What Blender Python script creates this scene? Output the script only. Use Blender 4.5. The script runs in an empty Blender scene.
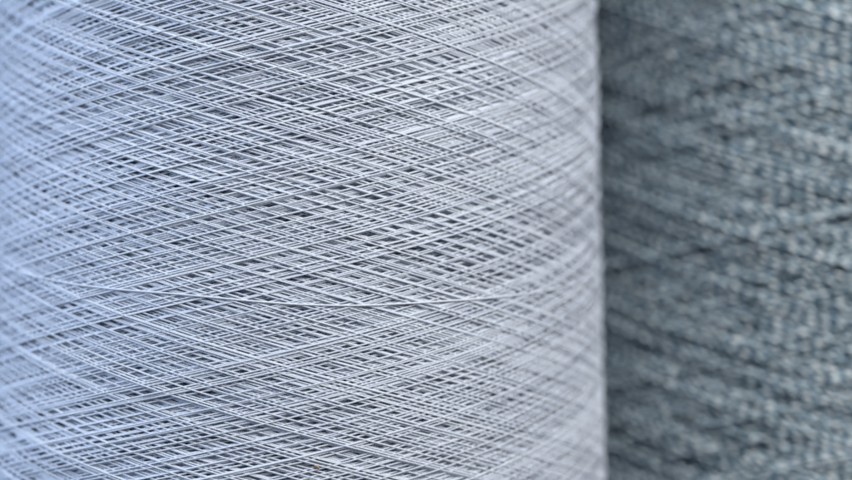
import bpy, math, random
import numpy as np
from mathutils import Vector, Matrix

random.seed(7)
scene = bpy.context.scene
col = scene.collection
TAU = 2 * math.pi


# ------------------------------------------------------------------ helpers
def new_mesh_object(name, verts, faces, mat, parent=None, uvs=None, smooth=True):
    me = bpy.data.meshes.new(name)
    verts = np.asarray(verts, np.float32)
    faces = np.asarray(faces, np.int32)
    nv, nf = len(verts), len(faces)
    me.vertices.add(nv)
    me.vertices.foreach_set("co", verts.ravel())
    me.loops.add(nf * 4)
    me.loops.foreach_set("vertex_index", faces.ravel())
    me.polygons.add(nf)
    me.polygons.foreach_set("loop_start", np.arange(0, nf * 4, 4, dtype=np.int32))
    me.polygons.foreach_set("loop_total", np.full(nf, 4, np.int32))
    if uvs is not None:
        uv = me.uv_layers.new(name="UVMap")
        uv.data.foreach_set("uv", np.asarray(uvs, np.float32).ravel())
    me.update(calc_edges=True)
    me.polygons.foreach_set("use_smooth", np.full(nf, smooth, bool))
    me.materials.append(mat)
    ob = bpy.data.objects.new(name, me)
    col.objects.link(ob)
    if parent:
        ob.parent = parent
    return ob


def tube(path, radius, sides):
    """verts, quads, uvs of a tube swept along path; u is the length along it, v the turn round it"""
    path = np.asarray(path, float)
    n = len(path)
    radius = np.broadcast_to(np.asarray(radius, float), (n,))
    tan = np.gradient(path, axis=0)
    tan /= np.linalg.norm(tan, axis=1, keepdims=True) + 1e-12
    rad = path.copy()
    rad[:, 2] = 0
    rad /= np.linalg.norm(rad, axis=1, keepdims=True) + 1e-12
    side = np.cross(tan, rad)
    side /= np.linalg.norm(side, axis=1, keepdims=True) + 1e-12
    out = np.cross(side, tan)
    a = np.arange(sides) * TAU / sides
    ring = (side[:, None, :] * np.cos(a)[None, :, None] + out[:, None, :] * np.sin(a)[None, :, None])
    v = path[:, None, :] + ring * radius[:, None, None]
    seg = np.linalg.norm(np.diff(path, axis=0), axis=1)
    s = np.concatenate([[0], np.cumsum(seg)])
    i = np.arange(n - 1)[:, None] * sides
    j = np.arange(sides)[None, :]
    k = (j + 1) % sides
    f = np.stack([i + j, i + sides + j, i + sides + k, i + k], axis=-1).reshape(-1, 4)
    u0 = np.broadcast_to(s[:-1, None], (n - 1, sides))
    u1 = np.broadcast_to(s[1:, None], (n - 1, sides))
    v0 = np.broadcast_to((j / sides), (n - 1, sides))
    v1 = np.broadcast_to(((j + 1) / sides), (n - 1, sides))
    uv = np.stack([np.stack([u0, v0], -1), np.stack([u1, v0], -1), np.stack([u1, v1], -1), np.stack([u0, v1], -1)], axis=2)
    return v.reshape(-1, 3), f, uv.reshape(-1, 2)


def lathe(profile, n=160):
    p = np.asarray(profile, float)
    a = np.arange(n) * TAU / n
    v = np.stack([p[:, 0][:, None] * np.cos(a), p[:, 0][:, None] * np.sin(a), np.repeat(p[:, 1][:, None], n, 1)], -1)
    m = len(p)
    i = np.arange(m - 1)[:, None] * n
    j = np.arange(n)[None, :]
    k = (j + 1) % n
    f = np.stack([i + j, i + k, i + n + k, i + n + j], -1).reshape(-1, 4)
    return v.reshape(-1, 3), f


class Package:
    """A cone of thread wound turn by turn: every traverse is laid on the height of those already there."""

    def __init__(self, r_base, taper, z0, z1, dia, cell_s, cell_z, press, seed):
        self.rb, self.tp, self.z0, self.z1 = r_base, math.tan(math.radians(taper)), z0, z1
        self.d, self.press = dia, press
        self.nt = int(TAU * r_base / cell_s)
        self.dz = cell_z
        self.nz = int((z1 - z0) / cell_z) + 12
        self.h = np.zeros((self.nt, self.nz))
        self.rng = np.random.default_rng(seed)
        self.step = cell_s * 0.95

    def surf(self, z):
        return self.rb - self.tp * z

    def lay(self, theta, z):
        """radial offset of the thread's centre along a path, then stamp it into the height field"""
        ti = np.floor(theta / TAU * self.nt).astype(int) % self.nt
        zi = (z - self.z0) / self.dz + 5
        half = self.d / 2
        m = max(1, int(round(half / self.dz)))
        zc = np.round(zi).astype(int)
        offs = np.arange(-m, m + 1)
        lift = np.sqrt(np.clip(half ** 2 - (offs * self.dz) ** 2, 0, None))
        idx = np.clip(zc[:, None] + offs[None, :], 0, self.nz - 1)
        under = (self.h[ti[:, None], idx] + lift[None, :] * self.press).max(axis=1)
        r = under.copy()
        R = self.rb
        nwin = int(0.014 / self.step)
        for j in range(1, nwin):                      # a taut thread bridges the hollows in straight spans
            drop = (j * self.step) ** 2 / (2 * R) * 3.2
            r[j:] = np.maximum(r[j:], under[:-j] - drop)
            r[:-j] = np.maximum(r[:-j], under[j:] - drop)
        for _ in range(3):
            r[1:-1] = np.maximum(under[1:-1], (r[:-2] + 2 * r[1:-1] + r[2:]) / 4)
        top = r[:, None] + lift[None, :] * self.press
        np.maximum.at(self.h, (np.broadcast_to(ti[:, None], idx.shape), idx), top)
        return r

    def wind(self, traverses, turns, advance, adv_jit, wob, jump):
        rng = self.rng
        H = self.z1 - self.z0
        theta0 = 0.0
        out_t, out_z, out_r = [], [], []
        length = TAU * self.rb * turns
        n = int(length / self.step)
        f = np.linspace(0, 1, n)
        for k in range(traverses):
            up = k % 2 == 0
            w = turns
            # shape of the traverse: constant lead with slow irregularities of the guide
            ph = rng.uniform(0, TAU, 4)
            am = rng.normal(0, 1, 4) * wob
            g = f + sum(am[i] / (i + 1) * (np.sin(TAU * (i + 1) * 0.7 * f + ph[i]) - np.sin(ph[i]) * (1 - f)
                                           - np.sin(TAU * (i + 1) * 0.7 + ph[i]) * f) for i in range(4))
            e = 0.012
            g = np.clip(g, 0, 1)
            # soften the turn at each end of the package
            g = np.where(g < e, e / 2 + g * g / (2 * e), np.where(g > 1 - e, 1 - e / 2 - (1 - g) ** 2 / (2 * e), g))
            z = self.z0 + H * (g if up else 1 - g)
            th = theta0 + TAU * w * f
            r = self.lay(th, z)
            out_t.append(th[:-1]); out_z.append(z[:-1]); out_r.append(r[:-1])
            theta0 = theta0 + TAU * w
            if not up:
                theta0 += TAU * (advance[(k // 130) % len(advance)] + rng.normal(0, adv_jit))
                if rng.random() < jump:
                    theta0 += TAU * rng.normal(0, 0.05)
            else:
                theta0 += TAU * rng.normal(0, adv_jit * 0.5)
        self.rb -= np.percentile(self.h, 85)           # the finished package has the nominal radius
        return np.concatenate(out_t), np.concatenate(out_z), np.concatenate(out_r)

    def path(self, t, z, r, every):
        R = self.surf(z) + r
        p = np.stack([R * np.cos(t), R * np.sin(t), z], -1)
        return p[::every]


# ------------------------------------------------------------------ materials
def material(name):
    m = bpy.data.materials.new(name)
    m.use_nodes = True
    nt = m.node_tree
    return m, nt, nt.nodes["Principled BSDF"]


def node(nt, kind, **kw):
    n = nt.nodes.new(kind)
    for k, v in kw.items():
        setattr(n, k, v)
    return n


def ramp(nt, stops, interp='LINEAR'):
    n = nt.nodes.new("ShaderNodeValToRGB")
    n.color_ramp.interpolation = interp
    els = n.color_ramp.elements
    while len(els) < len(stops):
        els.new(0.5)
    for e, (p, c) in zip(els, stops):
        e.position = p
        e.color = (*c, 1)
    return n


def thread_material():
    m, nt, bs = material("pale blue polyester thread")
    L = nt.links.new
    uv = node(nt, "ShaderNodeUVMap", uv_map="UVMap")
    mp = node(nt, "ShaderNodeMapping")
    mp.inputs["Scale"].default_value = (9.0, 0.0, 1.0)
    L(uv.outputs["UV"], mp.inputs["Vector"])
    nz = node(nt, "ShaderNodeTexNoise")
    nz.inputs["Scale"].default_value = 1.0
    nz.inputs["Detail"].default_value = 2.0
    L(mp.outputs["Vector"], nz.inputs["Vector"])
    cr = ramp(nt, [(0.3, (0.40, 0.45, 0.54)), (0.5, (0.487, 0.532, 0.606)), (0.72, (0.575, 0.615, 0.655))])
    L(nz.outputs["Fac"], cr.inputs["Fac"])
    L(cr.outputs["Color"], bs.inputs["Base Color"])
    # twist of the filaments
    sp = node(nt, "ShaderNodeSeparateXYZ")
    L(uv.outputs["UV"], sp.inputs["Vector"])
    a = node(nt, "ShaderNodeMath", operation='MULTIPLY'); a.inputs[1].default_value = TAU / 0.0011
    L(sp.outputs["X"], a.inputs[0])
    b = node(nt, "ShaderNodeMath", operation='MULTIPLY'); b.inputs[1].default_value = TAU * 2
    L(sp.outputs["Y"], b.inputs[0])
    c = node(nt, "ShaderNodeMath", operation='ADD'); L(a.outputs[0], c.inputs[0]); L(b.outputs[0], c.inputs[1])
    d = node(nt, "ShaderNodeMath", operation='SINE'); L(c.outputs[0], d.inputs[0])
    bp = node(nt, "ShaderNodeBump"); bp.inputs["Strength"].default_value = 0.25
    bp.inputs["Distance"].default_value = 0.00003
    L(d.outputs[0], bp.inputs["Height"])
    L(bp.outputs["Normal"], bs.inputs["Normal"])
    bs.inputs["Roughness"].default_value = 0.52
    bs.inputs["Specular IOR Level"].default_value = 0.4
    bs.inputs["Sheen Weight"].default_value = 0.15
    return m


def yarn_material():
    m, nt, bs = material("marled teal and grey yarn")
    L = nt.links.new
    uv = node(nt, "ShaderNodeUVMap", uv_map="UVMap")
    sp = node(nt, "ShaderNodeSeparateXYZ")
    L(uv.outputs["UV"], sp.inputs["Vector"])
    mp = node(nt, "ShaderNodeMapping")
    mp.inputs["Scale"].default_value = (390.0, 1.0, 1.0)
    L(uv.outputs["UV"], mp.inputs["Vector"])
    nz = node(nt, "ShaderNodeTexNoise")
    nz.inputs["Scale"].default_value = 1.0
    nz.inputs["Detail"].default_value = 1.0
    L(mp.outputs["Vector"], nz.inputs["Vector"])
    # the two plies show in turn along the twist
    a = node(nt, "ShaderNodeMath", operation='MULTIPLY'); a.inputs[1].default_value = TAU / 0.0033
    L(sp.outputs["X"], a.inputs[0])
    b = node(nt, "ShaderNodeMath", operation='MULTIPLY'); b.inputs[1].default_value = TAU
    L(sp.outputs["Y"], b.inputs[0])
    c = node(nt, "ShaderNodeMath", operation='ADD'); L(a.outputs[0], c.inputs[0]); L(b.outputs[0], c.inputs[1])
    mp3 = node(nt, "ShaderNodeMapping")                   # the twist is nowhere quite even
    mp3.inputs["Scale"].default_value = (55.0, 0.0, 1.0)
    L(uv.outputs["UV"], mp3.inputs["Vector"])
    nz3 = node(nt, "ShaderNodeTexNoise"); nz3.inputs["Scale"].default_value = 1.0
    L(mp3.outputs["Vector"], nz3.inputs["Vector"])
    ph = node(nt, "ShaderNodeMath", operation='MULTIPLY_ADD'); ph.inputs[1].default_value = 16.0
    L(nz3.outputs["Fac"], ph.inputs[0]); L(c.outputs[0], ph.inputs[2])
    d = node(nt, "ShaderNodeMath", operation='SINE'); L(ph.outputs[0], d.inputs[0])
    e = node(nt, "ShaderNodeMath", operation='MULTIPLY_ADD'); L(d.outputs[0], e.inputs[0])
    e.inputs[1].default_value = 0.29
    L(nz.outputs["Fac"], e.inputs[2])
    cr = ramp(nt, [(0.26, (0.026, 0.062, 0.085)), (0.40, (0.06, 0.165, 0.285)), (0.50, (0.16, 0.27, 0.335)),
                   (0.60, (0.37, 0.45, 0.485)), (0.78, (0.62, 0.66, 0.66))])
    L(e.outputs[0], cr.inputs["Fac"])
    mp2 = node(nt, "ShaderNodeMapping")
    mp2.inputs["Scale"].default_value = (170.0, 0.0, 1.0)
    mp2.inputs["Location"].default_value = (31.0, 5.0, 2.0)
    L(uv.outputs["UV"], mp2.inputs["Vector"])
    nz2 = node(nt, "ShaderNodeTexNoise")
    nz2.inputs["Scale"].default_value = 1.0
    L(mp2.outputs["Vector"], nz2.inputs["Vector"])
    tr = ramp(nt, [(0.66, (0, 0, 0)), (0.74, (0.55, 0.55, 0.55))])
    L(nz2.outputs["Fac"], tr.inputs["Fac"])
    mx = node(nt, "ShaderNodeMix", data_type='RGBA')
    L(tr.outputs["Color"], mx.inputs["Factor"])
    L(cr.outputs["Color"], mx.inputs[6])
    mx.inputs[7].default_value = (0.46, 0.34, 0.25, 1)
    L(mx.outputs[2], bs.inputs["Base Color"])
    bp = node(nt, "ShaderNodeBump"); bp.inputs["Strength"].default_value = 0.6
    bp.inputs["Distance"].default_value = 0.00012
    L(d.outputs[0], bp.inputs["Height"])
    L(bp.outputs["Normal"], bs.inputs["Normal"])
    bs.inputs["Roughness"].default_value = 0.75
    bs.inputs["Sheen Weight"].default_value = 0.1
    return m


def plain_material(name, c0, c1, scale, rough):
    m, nt, bs = material(name)
    tc = node(nt, "ShaderNodeTexCoord")
    nz = node(nt, "ShaderNodeTexNoise")
    nz.inputs["Scale"].default_value = scale
    nz.inputs["Detail"].default_value = 5
    nt.links.new(tc.outputs["Object"], nz.inputs["Vector"])
    cr = ramp(nt, [(0.3, c0), (0.7, c1)])
    nt.links.new(nz.outputs["Fac"], cr.inputs["Fac"])
    nt.links.new(cr.outputs["Color"], bs.inputs["Base Color"])
    bs.inputs["Roughness"].default_value = rough
    return m


M_THREAD = thread_material()
M_YARN = yarn_material()
M_INNER_SHADED = plain_material("packed blue thread darkened for shade", (0.22, 0.25, 0.34), (0.30, 0.33, 0.42), 900, 0.8)  # same thread as outside, with the shade between strands put into its colour
M_INNER_Y_SHADED = plain_material("packed teal yarn darkened for shade", (0.03, 0.05, 0.06), (0.06, 0.09, 0.10), 700, 0.9)  # yarn under the winding, colour darkened to stand for shade in the gaps
M_PAPER = plain_material("grey cardboard", (0.30, 0.28, 0.25), (0.38, 0.35, 0.31), 300, 0.85)
M_TABLE = plain_material("dark table", (0.05, 0.05, 0.055), (0.075, 0.075, 0.08), 60, 0.5)
M_LINT = plain_material("orange lint", (0.26, 0.15, 0.08), (0.38, 0.25, 0.15), 4000, 0.9)


# ------------------------------------------------------------------ things
def thing(name, loc, label, cat, group=None, rotz=0):
    o = bpy.data.objects.new(name, None)
    o.empty_display_size = 0.02
    col.objects.link(o)
    o.location = loc
    o.rotation_euler = (0, 0, rotz)
    o["label"] = label
    o["category"] = cat
    if group:
        o["group"] = group
    return o


def core(parent, rb, tp, top, mat):
    r0, r1 = 0.033, 0.033 - tp * top
    prof = [(r0 - .003, 0), (r0 + .0005, 0), (r0, .002), (r1, top - .003), (r1 - .001, top), (r1 - .003, top - .001), (r0 - .003, .0)]
    v, f = lathe(prof, 96)
    return new_mesh_object("cardboard_core", v, f, mat, parent)


Z0, Z1 = 0.010, 0.200
TAPER = 3.0

# --- the pale blue thread cone
A = thing("thread_cone", (0, 0, 0),
          "large cone of fine pale blue criss-cross thread, sharp, in front of the teal yarn", "thread cone")
pk = Package(0.0795, TAPER, Z0, Z1, 0.00035, 0.0005, 0.00007, 0.25, 3)
t, z, r = pk.wind(1600, 1.55, [4 / 17 - 0.1 + 0.0025, 3 / 13 - 0.1 + 0.0027, 5 / 14 - 0.1 - 0.0025, 6 / 19 - 0.1 + 0.0024], 0.0008, 0.0028, 0.14)
p = pk.path(t, z, r, 4)
v, f, uv = tube(p, 0.000182, 6)
W1 = new_mesh_object("wound_thread", v, f, M_THREAD, A, uv)
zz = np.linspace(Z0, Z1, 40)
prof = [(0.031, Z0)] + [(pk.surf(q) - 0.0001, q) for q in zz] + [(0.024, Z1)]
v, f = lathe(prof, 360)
new_mesh_object("inner_winding", v, f, M_INNER_SHADED, A)
core(A, 0, pk.tp, 0.215, M_PAPER)

# one strand that slipped and lies almost level across the others
key = np.array([(-3.60, 0.1160), (-3.10, 0.1078), (-2.561, 0.0998), (-2.36, 0.09832), (-2.2076, 0.09729), (-2.0143, 0.09668), (-1.8476, 0.09652),
                (-1.7019, 0.09602), (-1.5896, 0.09547), (-1.4759, 0.09510), (-1.3388, 0.09505), (-1.1934, 0.09549),
                (-1.0365, 0.09610), (-0.8576, 0.09672), (-0.658, 0.09755), (-0.1, 0.1010), (0.5, 0.1065)])
st = np.linspace(key[0, 0], key[-1, 0], 700)
sz = np.interp(st, key[:, 0], key[:, 1])
pad = np.pad(sz, 24, mode='edge')
sz = np.convolve(pad, np.hanning(49) / np.hanning(49).sum(), 'valid')
sr = pk.lay(st, sz) + 0.00008
tuck = np.clip(np.minimum(np.arange(700), np.arange(700)[::-1]) / 60, 0, 1)
sr -= 0.0012 * (1 - tuck) ** 2
v, f, uv = tube(pk.path(st, sz, sr, 2), 0.00022, 8)
so = new_mesh_object("stray_strand", v, f, M_THREAD, A, uv)
so["label"] = "loose thread lying almost level across the slanting ones"

# a fleck of orange lint caught between the threads near the bottom of the picture
fr = np.random.default_rng(5)
L_, S_ = 9, 10
fv = []
for i in range(L_):
    q = i / (L_ - 1)
    rr = 0.00026 * math.sin(math.pi * (0.06 + 0.88 * q)) ** 0.7
    for j in range(S_):
        an = TAU * j / S_
        k = rr * fr.uniform(0.65, 1.25)
        fv.append(((q - 0.5) * 0.0013, math.cos(an) * k, math.sin(an) * k + 0.00012 * math.sin(q * 5)))
ff = [(i * S_ + j, i * S_ + (j + 1) % S_, (i + 1) * S_ + (j + 1) % S_, (i + 1) * S_ + j) for i in range(L_ - 1) for j in range(S_)]
fo = new_mesh_object("lint_fleck", fv, ff, M_LINT, A)
ft, fz = -1.4222, 0.06171
fr_ = pk.surf(fz) + pk.h[int(ft / TAU * pk.nt) % pk.nt, int((fz - pk.z0) / pk.dz) + 3:int((fz - pk.z0) / pk.dz) + 8].max() + 0.00008
fo.location = (fr_ * math.cos(ft), fr_ * math.sin(ft), fz)
fo.rotation_euler = (0, 0.28, ft + math.pi / 2)
fo["label"] = "tiny orange fleck of lint caught in the threads"

# --- the marled yarn cone
B = thing("yarn_cone", (0.1380, 0.073, 0),
          "out-of-focus cone of marled teal and grey yarn standing behind the pale blue thread cone", "yarn cone")
pb = Package(0.0815, TAPER, Z0, Z1, 0.00098, 0.0010, 0.0002, 0.31, 11)
t, z, r = pb.wind(760, 1.5, [3 / 11 + 0.0078, 2 / 9 + 0.0075], 0.0026, 0.003, 0.05)
p = pb.path(t, z, r, 2)
v, f, uv = tube(p, 0.00051, 6)
W2 = new_mesh_object("wound_yarn", v, f, M_YARN, B, uv)
prof = [(0.031, Z0)] + [(pb.surf(q) - 0.0002, q) for q in zz] + [(0.024, Z1)]
v, f = lathe(prof, 240)
new_mesh_object("inner_winding", v, f, M_INNER_Y_SHADED, B)
core(B, 0, pb.tp, 0.215, M_PAPER)
print("heights", pk.h.mean(), pk.h.max(), pb.h.mean(), pb.h.max(), len(W1.data.vertices), len(W2.data.vertices))

# --- the surface they stand on (below the picture)
n = 24
gx = np.linspace(-1.2, 1.2, n)
gv = np.array([(x, y, -0.0005) for y in gx for x in gx])
gf = np.array([(j * n + i, j * n + i + 1, (j + 1) * n + i + 1, (j + 1) * n + i) for j in range(n - 1) for i in range(n - 1)])
tb = new_mesh_object("tabletop", gv, gf, M_TABLE)
tb["kind"] = "structure"


# ------------------------------------------------------------------ light
def area(name, loc, target, size, power, color):
    l = bpy.data.lights.new(name, 'AREA')
    l.shape = 'RECTANGLE'
    l.size, l.size_y = size
    l.energy = power
    l.color = color
    o = bpy.data.objects.new(name, l)
    col.objects.link(o)
    o.location = loc
    o.rotation_euler = (Vector(target) - Vector(loc)).to_track_quat('-Z', 'Y').to_euler()
    return o


area("window_light", (0.39, -0.46, 0.61), (0.03, 0, 0.12), (0.62, 0.42), 9.7, (1.0, 0.98, 0.95))
area("sky_light", (-0.78, -0.10, 0.35), (0, 0, 0.11), (0.7, 0.7), 11.2, (0.63, 0.765, 1.0))

w = bpy.data.worlds.new("World")
scene.world = w
w.use_nodes = True
w.node_tree.nodes["Background"].inputs[0].default_value = (0.52, 0.67, 1.0, 1)
w.node_tree.nodes["Background"].inputs[1].default_value = 0.21

# ------------------------------------------------------------------ camera
cam = bpy.data.cameras.new("camera")
co = bpy.data.objects.new("camera", cam)
col.objects.link(co)
D = 0.55
co.location = (0.0325, -D, 0.130)
pitch, roll = math.radians(2.5), math.radians(1.6)
co.matrix_world = (Matrix.Translation(co.location) @ Matrix.Rotation(math.pi / 2 - pitch, 4, 'X') @ Matrix.Rotation(roll, 4, 'Z'))
cam.sensor_width = 36
cam.lens = 36 * D / 0.203
aim = co.matrix_world.to_3x3() @ Vector((0, 0, -1))      # the picture is the right part of a frame aimed further left
co.matrix_world = (Matrix.Translation(co.location) @ Matrix.Rotation(math.radians(0.5), 4, 'Z')
                   @ Matrix.Rotation(math.pi / 2 - pitch, 4, 'X') @ Matrix.Rotation(roll, 4, 'Z'))
q = co.matrix_world.to_3x3().inverted() @ aim
cam.shift_x = q.x / -q.z * cam.lens / 36
cam.shift_y = q.y / -q.z * cam.lens / 36
cam.clip_start, cam.clip_end = 0.01, 50
cam.dof.use_dof = True
cam.dof.focus_distance = D - 0.073
cam.dof.aperture_fstop = (cam.lens / 1000) / 0.0172
cam.dof.aperture_blades = 0
scene.camera = co

scene.view_settings.view_transform = 'Standard'
scene.view_settings.look = 'None'
scene.view_settings.exposure = 0
scene.view_settings.gamma = 1
scene.cycles.max_bounces = 6
scene.cycles.diffuse_bounces = 4
